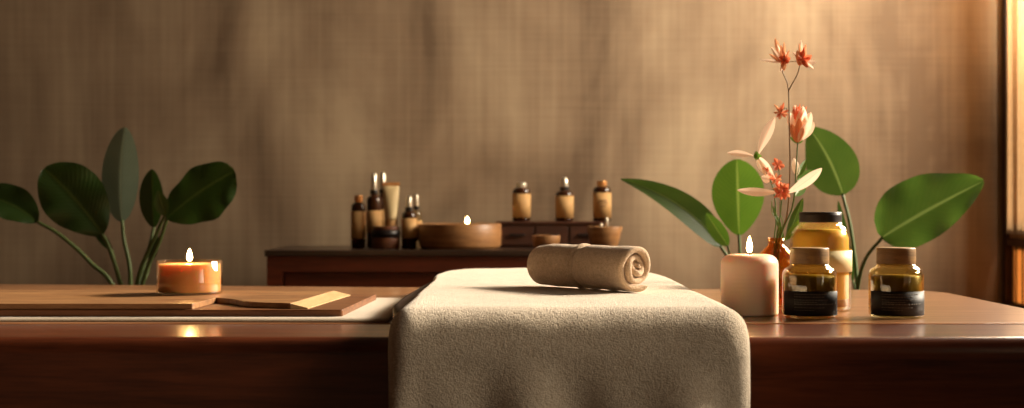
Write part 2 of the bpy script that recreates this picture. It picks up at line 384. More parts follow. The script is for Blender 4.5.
# rail that carries it
cr_ = obj('curtain_rail', tube(bmesh.new(), [Vector((WX-.019, 4.60, 2.41)), Vector((WX-.019, 3.4, 2.41)), Vector((WX-.019, 2.25, 2.41))], .009), M_post)
tag(cr_, 'wooden rail above the side window carrying the sheer curtain', 'rail')
wn = structure(obj('added_fill_window', B(((WX-.01, 1.31, .75), (WX+.05, 1.35, 2.3)), ((WX-.01, -.85, .75), (WX+.05, -.81, 2.3)), ((WX-.01, -.85, 2.26), (WX+.05, 1.35, 2.3)), ((WX-.01, -.85, .75), (WX+.05, 1.35, .79)), ((WX, .235, .75), (WX+.04, .265, 2.3))), M_sash, smooth=False))  # unseen window added only to let in the front fill light
obj('pane', B(((WX+.030, -.85, .75), (WX+.033, 1.35, 2.3))), M_gwin, wn, smooth=False)
# lower lattice panel
wl = structure(obj('window_2', B(((WX-.004, W1-.014, WL0), (WX+.03, W1+.012, WZ0-.01)), ((WX-.014, W0, WL0), (WX+.03, W0+.03, WZ0-.01)), ((WX-.014, W0, WZ0-.035), (WX+.03, W1, WZ0-.011)), ((WX-.014, W0, WL0), (WX+.03, W1, WL0+.03))), M_post, smooth=False))
y = W1-.055; mbm = bmesh.new()
while y > W0+.03:
    box(mbm, (WX+.0015, y-.004, WL0), (WX+.004, y+.004, WZ0-.012)); y -= .056
obj('lattice_bar', mbm, M_post, wl, smooth=False)
obj('paper_pane', B(((WX+.0045, W0, WL0), (WX+.006, W1, WZ0-.012))), M_paper, wl, smooth=False)

# ------------------------------------------------------------------ table
tb = thing('long_table', 'long reddish brown wooden table with thick rounded front edge across the foreground', 'table')
def prism(outline, z0, z1):
    bm = bmesh.new()
    lo = [bm.verts.new((x, y, z0)) for x, y in outline]; hi = [bm.verts.new((x, y, z1)) for x, y in outline]
    bm.faces.new(lo[::-1]); bm.faces.new(hi); n = len(lo)
    for i in range(n): bm.faces.new((lo[i], lo[(i+1) % n], hi[(i+1) % n], hi[i]))
    return bm
def arc(cx, cy, r, a0, a1, n=8): return [(cx+r*math.cos(math.radians(a0+(a1-a0)*i/n)), cy+r*math.sin(math.radians(a0+(a1-a0)*i/n))) for i in range(n+1)]
FRY, SEAM = 1.915, 2.15
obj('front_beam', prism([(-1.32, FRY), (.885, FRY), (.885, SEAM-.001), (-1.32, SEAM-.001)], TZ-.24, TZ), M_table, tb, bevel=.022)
outl = [(-1.32, SEAM+.001), (.885, SEAM+.001)] + arc(.885-.12, 2.99-.12, .12, 0, 85) + [(.2, 3.02)] + arc(-1.32+.15, 3.2-.15, .15, 92, 180)
tp = obj('tabletop', prism(outl, TZ-.05, TZ), M_table_lit, tb)
tp.data.polygons.foreach_set('use_smooth', [False]*len(tp.data.polygons))
m = tp.modifiers.new('bevel', 'BEVEL'); m.width = .003; m.segments = 2; m.limit_method = 'ANGLE'
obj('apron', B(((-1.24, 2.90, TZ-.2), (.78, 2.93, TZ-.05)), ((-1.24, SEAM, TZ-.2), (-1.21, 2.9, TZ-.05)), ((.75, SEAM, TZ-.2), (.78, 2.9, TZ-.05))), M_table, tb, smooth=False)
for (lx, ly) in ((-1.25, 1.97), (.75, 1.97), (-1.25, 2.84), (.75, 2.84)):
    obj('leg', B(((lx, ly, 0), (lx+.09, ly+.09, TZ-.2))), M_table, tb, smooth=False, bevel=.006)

# ------------------------------------------------------------------ massage pad + towel
padz = TZ+.032
outl = [(-.146, 1.88), (.294, 1.88)] + arc(.294-.13, 2.94-.13, .13, 0, 90, 8) + arc(-.155+.15, 2.94-.15, .15, 90, 180, 8) + [(-.160, 2.75), (-.168, 2.60), (-.178, 2.30), (-.178, 2.12), (-.166, 2.00), (-.146, 1.93)]
tag(obj('massage_pad', prism(outl, TZ+.0005, padz), M_pad, bevel=.010), 'dark brown leather pad peeking out under left side of cream towel', 'pad')

TT = TZ+.043          # centre-line height of the towel on the pad
def section(y, hang):
    s_ = max(0, .34-(2.985-y)); ins = .10*(1-math.sqrt(max(0, 1-min(s_/.34, .985)**2)))
    XL = -.158+.010*min(max((y-1.82)/1.1, 0), 1)+ins+.012*min(max((y-1.95)/.15, 0), 1)*(1-hang)*min(max((2.75-y)/.2, 0), 1); XR = .306-ins
    """cross section from left edge to right edge: list of (x, depth, wt)"""
    k = min(max((y-1.95)/.18, 0), 1)*(1-hang)
    dl = .045*(1-k)+.007*k; dr = .036*(1-hang)+.048*hang
    rl = .028*(1-k)+.007*k; rr = .032
    pts = []
    for i in range(3): pts.append((XL, dl-(dl-rl)*i/3))
    for i in range(8): t = i/8*PI/2; pts.append((XL+rl-rl*math.cos(t), rl-rl*math.sin(t)))
    n = 74
    for i in range(n+1): pts.append((XL+rl+(XR-rr-XL-rl)*i/n, 0))
    for i in range(1, 9): t = i/8*PI/2; pts.append((XR-rr+rr*math.sin(t), rr-rr*math.cos(t)))
    for i in range(1, 4): pts.append((XR, rr+(dr-rr)*i/3))
    return pts
path = []   # (y, z, ny, nz, hang)
yb, yf, R, Rb = 2.985, 1.815, .058, .03
for i in range(4): path.append((yb, TT-.035+(.035-Rb)*i/4, 1, 0, 0))
for i in range(8): t = i/8*PI/2; path.append((yb-Rb+Rb*math.cos(t), TT-Rb+Rb*math.sin(t), math.cos(t), math.sin(t), 0))
NT = 110
for i in range(NT): path.append((yb-Rb+(yf+R-yb+Rb)*i/NT, TT, 0, 1, 0))
for i in range(16): t = i/16*PI/2; path.append((yf+R-R*math.sin(t), TT-R+R*math.cos(t), -math.sin(t), math.cos(t), i/16))
NH = 70; zb = .34
for i in range(NH+1): path.append((yf, TT-R+(zb-TT+R)*i/NH, -1, 0, 1))
bm = bmesh.new(); rows = []
for (y, z, ny, nz, h) in path:
    row = []
    dz = max(0, TT-R-z) if h == 1 else 0
    A = min(dz/.24, 1)
    for j, (x, dep) in enumerate(section(y, h)):
        xx = x+(.006*math.sin(dz*17+1)*A if h == 1 else 0)
        wv = .0016*noise.noise(Vector((x*9, y*6, z*6)))+.0007*noise.noise(Vector((x*30, y*30, z*30)))
        f = 2.2*A*(.015*math.sin(x*33+1.1+dz*1.5)+.009*math.sin(x*61+.4-dz*3)+.005*math.sin(x*19-2))
        o_ = wv+f if dep < .02 else wv*.5+f*.5
        d = min(dep, R*.95) if h > 0 else dep
        row.append(bm.verts.new((xx, y-ny*d+ny*o_, z-nz*d+nz*o_)))
    rows.append(row)
for a_, b_ in zip(rows, rows[1:]):
    for k in range(len(a_)-1): bm.faces.new((a_[k], a_[k+1], b_[k+1], b_[k]))
tw = obj('draped_towel', bm, M_towel)
so = tw.modifiers.new('solid', 'SOLIDIFY'); so.thickness = .006; so.offset = 0
sb = tw.modifiers.new('sub', 'SUBSURF'); sb.levels = 1; sb.render_levels = 1
tag(tw, 'large cream terry towel covering the pad and hanging over the table front', 'towel')

# ------------------------------------------------------------------ rolled towel
RT = thing('rolled_towel', 'tan terry towel rolled into a tight cylinder on the cream towel', 'towel', (0, 0, 0))
near = Vector((.190, 2.135, 0)); ang = math.atan2(.185, -.131)   # axis direction from near end to far end
RR = .0382; L_ = .245; base = TT+.003+RR+.0025
RT.location = (near.x, near.y, base-RR-.0019); RT.rotation_euler = (0, 0, ang)
# local: +X runs from the spiral end to the far end, spiral in the YZ plane
def spiral_mesh():
    bm = bmesh.new(); th = .0098; turns = 2.9; pitch = .0114; nph = 190; nax = 110
    a_start = math.radians(236)
    def P(ph, off, t):
        # ph 0 = outer end, grows inwards
        r = RR-th/2-pitch*ph/(2*PI)
        if ph < 2*PI*.9: pass
        wob = 1+.025*math.sin(2*ph+1)
        rr = max(r*wob, .0022)+off
        a = a_start+ph
        push = .004*math.sin(ph*1.3)+.0035*(ph/(2*PI*turns))     # windings slightly out of step at the end
        endf = (1-t)
        band = 0
        d = abs(t-.53)
        if d < .022 and ph < 2*PI: band = .0055*math.cos(d/.022*PI/2)-.0028
        elif d < .07 and ph < 2*PI: band = -.0028*(1-(d-.022)/.048)
        x = t*L_+push*endf-(.0 if t > 0 else 0)
        rad = rr+band
        n = .0009*noise.noise(Vector((x*40, rad*math.cos(a)*40, rad*math.sin(a)*40)))
        # slight sag: flatter where it rests, far end droops inward
        taper = 1-.05*max(0, t-.85)/.15*1.0-.02*t
        return Vector((x, (rad+n)*math.cos(a)*taper*1.02, RR+(rad+n)*math.sin(a)*taper*.99-(1-taper)*RR))
    # closed ribbon outline across thickness/axis: rounded at both axial ends
    prof = []   # (t, off)
    e = .0046/L_
    for i in range(9):
        q = -PI/2-PI*i/8; prof.append((e+e*math.cos(q), th/2*math.sin(q)))   # near end cap (outer->inner)
    prof = [(e-e*math.cos(q_), th/2*math.sin(q_)) for q_ in [(-PI/2+PI*i/8) for i in range(9)]]
    top = [(e+(1-2*e)*i/nax, th/2) for i in range(1, nax)]
    far = [(1-e+e*math.cos(q_), th/2*math.sin(q_)) for q_ in [(PI/2-PI*i/8) for i in range(9)]]
    bot = [(1-e-(1-2*e)*i/nax, -th/2) for i in range(1, nax)]
    loop = prof+top+far+bot
    prev = None; first = None
    for k in range(nph+1):
        ph = 2*PI*turns*k/nph
        sc = 1.0
        if k < 4: sc = [.15, .6, .85, .96][k]
        if k > nph-4: sc = [.96, .85, .6, .15][k-nph+3]
        ring = [bm.verts.new(P(ph, off*sc, t)) for t, off in loop]
        if prev:
            for i in range(len(loop)): j = (i+1) % len(loop); bm.faces.new((prev[i], prev[j], ring[j], ring[i]))
        else: first = ring
        prev = ring
    bm.faces.new(first[::-1]); bm.faces.new(prev)
    return bm
obj('towel_roll', spiral_mesh(), M_roll, RT)
RT_body = RT.children[0]
# single mesh thing: drop the empty
RT_body.parent = None; RT_body.location = RT.location; RT_body.rotation_euler = RT.rotation_euler
bpy.data.objects.remove(RT); RT_body.name = 'rolled_towel'
tag(RT_body, 'tan terry towel rolled into a tight cylinder on the cream towel', 'towel')

# ------------------------------------------------------------------ linen mat and boards at the left
def wavy_slab(x0, x1, y0f, y1, z0, th, nx=120, ny=24, amp=.0012):
    bm = bmesh.new(); T, Bt = [], []
    for i in range(nx+1):
        x = x0+(x1-x0)*i/nx; ra, rb = [], []
        for j in range(ny+1):
            v = j/ny; yy0 = y0f(x); y = yy0+(y1-yy0)*v
            e = min(v, 1-v)*ny; e2 = min(i, nx-i)
            rd = .35+.65*min(1, e/1.0) if min(e, e2) < 1 else 1
            w_ = amp*math.sin(x*14)*math.sin(y*9)*0+0
            ra.append(bm.verts.new((x, y, z0+th*rd+w_))); rb.append(bm.verts.new((x, y, z0)))
        T.append(ra); Bt.append(rb)
    for i in range(nx):
        for j in range(ny):
            bm.faces.new((T[i][j], T[i+1][j], T[i+1][j+1], T[i][j+1])); bm.faces.new((Bt[i][j], Bt[i][j+1], Bt[i+1][j+1], Bt[i+1][j]))
        bm.faces.new((T[i][0], Bt[i][0], Bt[i+1][0], T[i+1][0])); bm.faces.new((T[i][ny], T[i+1][ny], Bt[i+1][ny], Bt[i][ny]))
    for j in range(ny):
        bm.faces.new((T[0][j], T[0][j+1], Bt[0][j+1], Bt[0][j])); bm.faces.new((T[nx][j], Bt[nx][j], Bt[nx][j+1], T[nx][j+1]))
    return bm
mz = TZ+.0062
mat_o = obj('linen_mat', wavy_slab(-1.16, -.188, lambda x: 2.165+.006*math.sin(x*7), 2.66, TZ+.0004, .0056), M_mat)
tag(mat_o, 'flat beige linen mat lying under the wooden boards, left of the towel', 'mat')
lb = obj('serving_board', prism([(-1.12, 2.20), (-.268, 2.198), (-.262, 2.203), (-.246, 2.575), (-.25, 2.582), (-1.12, 2.585)], mz, mz+.0105), M_boardd, bevel=.0015, smooth=False)
tag(lb, 'long wooden board lying directly on the linen mat', 'board')
uz = mz+.0107; ut = uz+.0088
# upper board with a wavy notch in its front edge and a wide bevel painted sunlit-pale at the right end
front = [(-1.08, 2.203), (-.496, 2.203), (-.493, 2.207)]
S0, S1 = Vector((-.488, 2.345)), Vector((-.345, 2.222))
for i in range(1, 15):
    t = i/15; p = S0.lerp(S1, t); nrm = Vector((.65, .76)); p = p-nrm*.020*math.sin(PI*t)+nrm*.010*math.sin(2*PI*t)
    front.append((p.x, p.y))
front_all = front[:3]+[(S0.x, S0.y)]+front[3:]+[(-.350, 2.216), (-.345, 2.214)]
bm = prism(front_all+[(-.318, 2.54), (-.33, 2.553), (-1.08, 2.555)], uz, ut)
ub = obj('serving_board', bm, M_boardl, smooth=False, bevel=.0012)
tag(ub, 'upper wooden board with wavy front edge, stacked on the longer board', 'board')
# end cap of the upper board, its lit side put into the pale colour
bm = bmesh.new()
q = [(-.3447, 2.214), (-.3177, 2.54), (-.288, 2.535), (-.318, 2.214)]
A4 = [bm.verts.new((q[0][0], q[0][1], ut-.0006)), bm.verts.new((q[1][0], q[1][1], ut-.0006)), bm.verts.new((q[2][0], q[2][1], uz+.0012)), bm.verts.new((q[3][0], q[3][1], uz+.0012))]
B4 = [bm.verts.new((x, y, uz)) for x, y in q]
bm.faces.new(A4); bm.faces.new(B4[::-1])
for i in range(4): j = (i+1) % 4; bm.faces.new((A4[i], B4[i], B4[j], A4[j]))
M_cap = wood('sunlit_end_wood', lin(190, 152, 104), lin(212, 178, 130), .5, (30, 3, 30), .1)
obj('bevelled_end', bm, M_cap, ub, smooth=False, label='bevelled board end painted sunlit pale')

# ------------------------------------------------------------------ flame / wick
def flame_bm(h, r, c=(0, 0, 0), lean=0):
    P = []
    for i in range(15):
        t = i/14; rr = r*(math.sin(PI*min(t*1.0, 1)**.62))**.9 if 0 < t < 1 else 0
        P.append((max(rr, 0), c[2]+h*t))
    bm = lathe(P, 18, c=(c[0], c[1]))
    for v in bm.verts: v.co.x += lean*((v.co.z-c[2])/h)**2
    return bm
def wick_bm(h, c): return tube(bmesh.new(), [Vector(c), Vector(c)+Vector((.0006, 0, h*.5)), Vector(c)+Vector((.0003, 0, h))], .0011, .0008, 8)

# left glass candle
p0 = px(189.5, 204, 2.445)
cz = thing('glass_candle', 'short wide glowing orange candle in a glass on the left boards', 'candle', (p0.x, p0.y, ut+.0003))
r, h = .0560, .0575
cands = obj('glass_cup', lathe([(0, 0), (r-.004, 0), (r-.001, .001), (r, .004), (r, h-.001), (r-.0012, h), (r-.0025, h-.001), (r-.0027, .005), (r-.006, .0035), (0, .0035)], 72), M_gcandle, cz)
obj('wax', rlathe(r-.0034, .0038, h-.006, .002, 72), M_waxa, cz)
obj('wick', wick_bm(.008, (0, 0, h-.0065)), M_wick, cz)
obj('flame', flame_bm(.022, .0046, (0, 0, h-.002)), M_flameb, cz)

# pillar candle
p0 = px(749.5, 204, 2.315)
pc = thing('pillar_candle', 'thick round cream pillar candle beside the front jar', 'candle', (p0.x, p0.y, TZ+.0003))
r, h = .0465, .098
P = [(0, 0), (r-.003, 0), (r-.0008, .0008), (r, .003)]
for i in range(1, 40):
    z = .003+(h-.020-.003)*i/40; P.append((r+.00012*math.sin(z*900)*(.4+.6*math.sin(z*37)), z))
for i in range(0, 9):
    t = i/8*PI/2; P.append((r-.019+.019*math.cos(t)**.9, h-.017+.017*math.sin(t)))
P += [(r*.5, h-.0003), (.012, h-.001), (.004, h-.0025), (0, h-.003)]
obj('wax', lathe(P, 72, sq=2.0), M_wax, pc)
obj('wick', wick_bm(.009, (0, 0, h-.003)), M_wick, pc)
obj('flame', flame_bm(.028, .0050, (0, 0, h+.002)), M_flame, pc)

# ------------------------------------------------------------------ wooden-lidded jars
def jar(px_x, d, lab):
    p0 = px(px_x, 204, d)
    t = thing('cosmetic_jar', lab, 'jar', (p0.x, p0.y, TZ+.0003), group='dark balm jars with wooden lids')
    r = .0427
    prof = [(0, 0), (r-.008, 0), (r-.003, .0012), (r-.0008, .004), (r, .008), (r, .066), (r-.0006, .071), (r-.003, .0755), (r-.007, .079), (r-.0115, .0815), (r-.0125, .084),
            (r-.0145, .084), (r-.0135, .081), (r-.009, .0775), (r-.0045, .0735), (r-.0028, .069), (r-.0024, .008), (r-.006, .0035), (0, .0035)]
    obj('glass_body', lathe(prof, 72), M_golive, t)
    obj('balm', lathe([(0, .004), (r-.008, .004), (r-.0034, .009), (r-.0034, .064), (r-.006, .0665), (0, .0665)], 64), M_olive, t)
    obj('dark_balm', lathe([(0, .0038), (r-.008, .0038), (r-.0032, .0088), (r-.0032, .043), (0, .043)], 64), M_dark, t)
    lb_ = obj('paper_label', label_shell(r+.0001, .0045, .0425, -PI*.93, -PI*.03, .0005, 48), M_dlabel, t, label='dark paper label with faint grey print')
    bm = bmesh.new()
    rnd = random.Random(3)
    for zz, a0, a1, hh in ((.0375, -2.35, -.95, .0012), (.0335, -2.35, -1.2, .0016), (.029, -2.35, -1.05, .0010), (.0255, -2.35, -1.5, .0010), (.022, -2.35, -.9, .0016), (.017, -2.35, -1.3, .0010), (.013, -2.35, -1.6, .0010)):
        a = a0
        while a < a1:
            da = rnd.uniform(.03, .10); q = label_shell(r+.0006, zz, zz+hh, a, a+da, .0002, 4)
            me = bpy.data.meshes.new('x'); q.to_mesh(me); q.free(); bm.from_mesh(me); bpy.data.meshes.remove(me); a += da+.03
    obj('print_lines', bm, M_dtext, lb_)
    obj('wooden_lid', rlathe(.0307, .0845, .1105, .0022), M_lid, t)
    obj('neck_ring', lathe([(.0295, .0815), (.0302, .0815), (.0302, .0845), (.0295, .0845)], 48, closed=True), M_golive, t)
    return t
jar(809.5, 2.262, 'dark balm jar with wooden lid in front of the tall honey jar')
jar(896, 2.262, 'dark balm jar with wooden lid standing alone at the right')

# tall honey jar
p0 = px(820.5, 204, 2.41)
hj = thing('storage_jar', 'tall yellow honey-coloured jar with black screw lid', 'jar', (p0.x, p0.y, TZ+.0003))
r = .0515
prof = [(0, 0), (r-.010, 0), (r-.005, .001), (r-.0015, .004), (r-.0005, .009), (r-.0005, .060), (r+.0008, .0625), (r-.0005, .065), (r-.0005, .103), (r+.0008, .1055), (r-.0005, .108), (r-.001, .122), (r-.004, .132), (r-.010, .1405), (r-.0155, .145), (r-.0165, .152)]
inner = [(max(a-.003, 0), max(b-.0005, .004)) for a, b in prof[::-1]]
obj('glass_body', lathe(prof+inner, 72), M_gyel, hj)
obj('honey', lathe([(0, .0045), (r-.010, .0045), (r-.0046, .009), (r-.0046, .122), (r-.008, .131), (r-.012, .1365), (0, .1365)], 64), M_honey, hj)
obj('sediment', lathe([(r-.0044, .008), (r-.0040, .0085), (r-.0040, .019), (r-.0044, .0200)], 64, closed=True), M_sed, hj)
obj('paper_label', label_shell(r+.0003, .066, .102, -PI*.98, 0.1, .0004, 56), M_ylabel, hj)
lp = [(0, .149), (.0345, .149), (.0358, .150)]
for i in range(12): lp += [(.0358, .151+i*.0009), (.0355, .1514+i*.0009)]
lp += [(.0356, .1645), (.0342, .1662), (0, .1664)]
obj('screw_lid', lathe(lp, 72), M_blid, hj)

# amber vase
p0 = px(776, 204, 2.50); vx, vy = p0.x, p0.y
vs = thing('bud_vase', 'amber glass bud vase behind the pillar candle holding the flower stems', 'vase', (vx, vy, TZ+.0003))
vp = [(0, 0), (.030, 0), (.036, .002), (.039, .008), (.0405, .03), (.0405, .060), (.039, .075), (.034, .087), (.0235, .099), (.0150, .107), (.0138, .113), (.0155, .120)]
vi = [(.0143, .120), (.0123, .113), (.0135, .107), (.022, .098), (.0325, .086), (.0375, .074), (.0388, .060), (.0388, .03), (.037, .009), (.034, .004), (0, .004)]
obj('glass_body', lathe(vp+vi, 64), M_gamber, vs)
M_gwater = thin_glass('vase_water', (.95, .72, .42, 1), .05)
obj('water', rlathe(.0365, .006, .05, .003), M_gwater, vs)
vneck = Vector((vx, vy, TZ+.112))

# ------------------------------------------------------------------ flowers in the vase
def flower_thing(name, lab, cat='flower', group='flower stems in the amber vase'):
    return thing(name, lab, cat, (vx, vy, TZ+.008), group=group)
OR = Vector((vx, vy, TZ+.008))
def L3(x, y, d=2.5): return px(x, y, d)-OR
def stem(t, pts, r0, r1, mat, name='stem'):
    return obj(name, tube(bmesh.new(), smoothcurve(pts, 7), r0, r1, 8), mat, t)
def petal(t, pa, pb, wpx, mat, d=2.5, dd=0, fac=(0, -1, 0), bend=(0, 0, 0), fold=.3, name='petal', d0=0, **k):
    return obj(name, leaf(bmesh.new(), L3(*pa, d+d0), L3(*pb, d+dd), wpx*2.5/F, fac, bend, fold=fold, th=.0005, nt=18, nw=6, **k), mat, t)
def cluster(t, c, n, rpx, mats, d=2.5, seed=1, name='floret', sq=1.0, wp=4):
    rnd = random.Random(seed)
    for i in range(n):
        a = 2*PI*(i+rnd.random()*.6)/n; R_ = rpx*rnd.uniform(.65, 1.05)
        e = (c[0]+R_*math.cos(a)*sq, c[1]+R_*math.sin(a))
        f = Vector((math.cos(a)*.5, -1, -math.sin(a)*.5))
        petal(t, c, e, wp*rnd.uniform(.8, 1.2), mats[i % len(mats)], d, dd=-rnd.uniform(-.006, .014), fac=f, name=name, fold=.5, a=1.3, b=.8)
def vaseroot(dx, dy=0): return Vector((dx, dy, .006))
# 1: tall forked stem
s1 = flower_thing('flower_stem', 'tallest forked stem with two small spiky orange blossoms at its tips')
stem(s1, [vaseroot(-.012, .004), vneck-OR+Vector((.004, 0, 0)), L3(787, 215), L3(790, 175), L3(789.5, 130), L3(789, 104), L3(788.5, 90)], .0016, .0011, M_stemb)
stem(s1, [L3(788.5, 91), L3(787, 82), L3(783, 73), L3(782, 65)], .0010, .0008, M_stemb, 'branch')
stem(s1, [L3(788.5, 91), L3(792, 84), L3(797, 75), L3(800, 65)], .0010, .0008, M_stemb, 'branch')
stem(s1, [L3(787, 62), L3(792, 61.5), L3(798, 62)], .0006, .0006, M_stemb, 'branch')
petal(s1, (783, 62), (760, 60), 3.4, M_pp, fold=.6, dd=-.01, a=.9)
petal(s1, (783, 66), (775, 38), 5.5, M_po, dd=.01, a=1.2)
petal(s1, (783, 64), (771, 47), 5, M_pp, dd=-.01)
petal(s1, (784, 66), (781, 45), 5.5, M_po, dd=-.01)
petal(s1, (784, 67), (786, 52), 5, M_pp, dd=-.006)
petal(s1, (784, 64), (790, 57), 5, M_pr, dd=-.008); petal(s1, (783, 60), (784, 71), 6, M_po, dd=-.012)
cluster(s1, (784, 60), 9, 7, [M_po, M_pr], seed=4)
petal(s1, (800, 66), (801, 40), 5, M_pp, dd=.006); petal(s1, (800, 66), (806, 44), 5, M_po, dd=-.005)
petal(s1, (800, 66), (797, 50), 6, M_po, dd=-.01); petal(s1, (801, 63), (816, 62), 6, M_pp, dd=.008)
petal(s1, (802, 62), (812, 55), 6, M_pr, dd=-.01); petal(s1, (802, 60), (808, 68), 5, M_pr, dd=-.01)
cluster(s1, (803, 58), 9, 8, [M_pr, M_po], seed=8)
stem(s1, [L3(789.5, 112), L3(785, 108), L3(781, 112)], .0007, .0006, M_stemb, 'branch')
cluster(s1, (781, 113), 8, 8, [M_po, M_pr], seed=12, wp=3.2)
petal(s1, (781, 113), (774, 104), 3, M_po); petal(s1, (781, 113), (784, 102), 3, M_pr)
for a_, b_, w_, mt in (((783, 62), (777, 44), 3, M_pp), ((784, 62), (784, 42), 3, M_po), ((785, 62), (789, 50), 3, M_po), ((783, 63), (769, 54), 3.4, M_po), ((801, 60), (799, 43), 3, M_po), ((802, 60), (804, 47), 3.2, M_pr), ((802, 61), (814, 69), 3.4, M_pp), ((800, 60), (793, 52), 3, M_pp), ((784, 62), (780, 72), 3.2, M_pp)):
    petal(s1, a_, b_, w_, mt, dd=-.008, fold=.6, a=1.1)
# 2: peach closed blossom
s2 = flower_thing('flower_stem', 'stem with one large upright peach blossom right of the tallest stem')
stem(s2, [vaseroot(.006, -.008), vneck-OR+Vector((.006, -.002, 0)), L3(793, 205), L3(796, 170), L3(797.5, 145), L3(798, 138)], .0014, .0011, M_stalk)
for a_, b_, w_, mt, dd in (((797, 142), (789, 112), 10, M_pp, .012), ((797, 142), (795, 105), 11, M_pp, -.004), ((798, 143), (803, 106), 12, M_pw, -.012), ((798, 143), (811, 112), 11, M_pp, -.006), ((798, 142), (814, 122), 10, M_pp, .01), ((797, 143), (791, 124), 8, M_po, -.014), ((798, 143), (799, 118), 9, M_po, -.018), ((798, 143), (807, 122), 8, M_pp, -.02)):
    petal(s2, a_, b_, w_, mt, dd=dd, fold=.55, a=1.15)
for k in range(5): petal(s2, (796+k*.7, 124), (793+k*3.5, 103+abs(k-2)*1.5), 2.6, M_pr, dd=-.012, name='stamen')
cluster(s2, (797, 110), 5, 7, [M_pr], seed=21, wp=2.6)
petal(s2, (798, 143), (790, 137), 4, M_leafy, name='sepal'); petal(s2, (798, 143), (803, 139), 4, M_leafy, name='sepal')
# 3: large pale orchid-like flower, upper left
s3 = flower_thing('flower_stem', 'curved stem with a wide pale peach three-petalled blossom leaning left')
stem(s3, [vaseroot(-.004, -.012), vneck-OR+Vector((-.003, 0, 0)), L3(776, 222), L3(775, 200), L3(771, 182), L3(763, 168), L3(757, 156)], .0013, .0010, M_stalk)
petal(s3, (757, 157), (727, 153), 6.5, M_pp, dd=-.015, bend=(0, 0, .004), fold=.5, a=1.5, b=.8)
petal(s3, (757, 157), (775, 117), 11, M_pp, dd=.01, bend=(-.004, 0, 0), fold=.3, a=1.35, b=.75)
petal(s3, (758, 157), (774, 177), 7.5, M_pp, dd=-.01, fold=.4)
petal(s3, (757, 160), (766, 176), 6, M_pw, dd=-.015)
petal(s3, (757, 160), (756, 151), 6, M_leafy, dd=-.006, name='sepal'); petal(s3, (754, 156), (762, 156), 4, M_leafy, dd=-.012, name='sepal')
petal(s3, (770, 180), (761, 177), 9, M_pw, dd=-.01)
cluster(s3, (766, 170), 6, 5, [M_po], seed=31, wp=3)
for k in range(6): petal(s3, (769+k*.6, 172+k*2), (763+k*3.2, 168+k*2.5), 3.6, M_po if k % 2 else M_pr, dd=-.01, name='floret')
# 4: coral flower with long petals
s4 = flower_thing('flower_stem', 'lowest stem with coral red centre and two long pale petals')
stem(s4, [vaseroot(.010, .006), vneck-OR+Vector((0, -.005, 0)), L3(779, 225, 2.49), L3(781, 208, 2.48), L3(782, 195, 2.48)], .0013, .0011, M_stalk)
petal(s4, (779, 192), (737, 190), 8.5, M_pp, d=2.48, dd=-.02, bend=(0, 0, -.004), fold=.45, a=1.25, b=.7)
petal(s4, (785, 194), (822, 168), 10.5, M_pp, d=2.48, dd=-.02, bend=(.004, 0, -.004), fold=.35, a=1.3, b=.7)
petal(s4, (783, 193), (772, 174), 6, M_pp, d=2.48, dd=.01)
cluster(s4, (782, 191), 13, 11, [M_pr, M_po, M_pr], d=2.475, seed=41, wp=4.4)
cluster(s4, (783, 188), 8, 6, [M_pr, M_po], d=2.468, seed=43, wp=3.5)
cluster(s4, (778, 165), 6, 8, [M_pr], d=2.475, seed=44, wp=4)
stem(s4, [L3(782, 190, 2.48), L3(780, 178, 2.48), L3(778, 166, 2.475)], .0009, .0007, M_stalk, 'branch')
cluster(s4, (776, 179), 6, 7, [M_po, M_pr], d=2.478, seed=45, wp=3.2)
# 5: leafy sprig
s5 = flower_thing('leafy_sprig', 'leafy green sprig among the flower stems in the vase', 'foliage')
stem(s5, [vaseroot(.002, .014), vneck-OR+Vector((.002, .006, 0)), L3(790, 215, 2.53), L3(795, 190, 2.54), L3(799, 172, 2.54)], .0013, .0008, M_stalk)
M3 = M_leafy
for a_, b_, w_, mt, dd in (((787, 240), (803, 198), 11, M_leafg, .02), ((785, 240), (808, 214), 9, M3, .0), ((795, 196), (805, 182), 11, M3, .03), ((797, 180), (816, 172), 12, M3, .03), ((797, 176), (794, 158), 8, M_pw, .02), ((798, 176), (806, 160), 7, M3, .02), ((784, 240), (772, 205), 4, M_stalk, -.01)):
    if mt is M_stalk: mt = M_leafg
    petal(s5, a_, b_, w_, mt, d=2.535, dd=dd, name='leaf')
for (xa, xb, yb_) in ((779, 770, 200), (781, 773, 205), (783, 778, 200)):
    stem(s5, [vneck-OR+Vector((-.002, -.004, 0)), L3(xa, 225, 2.49), L3(xb+2, 212, 2.49), L3(xb+2, yb_, 2.49)], .0008, .0006, M_leafy, 'tendril')

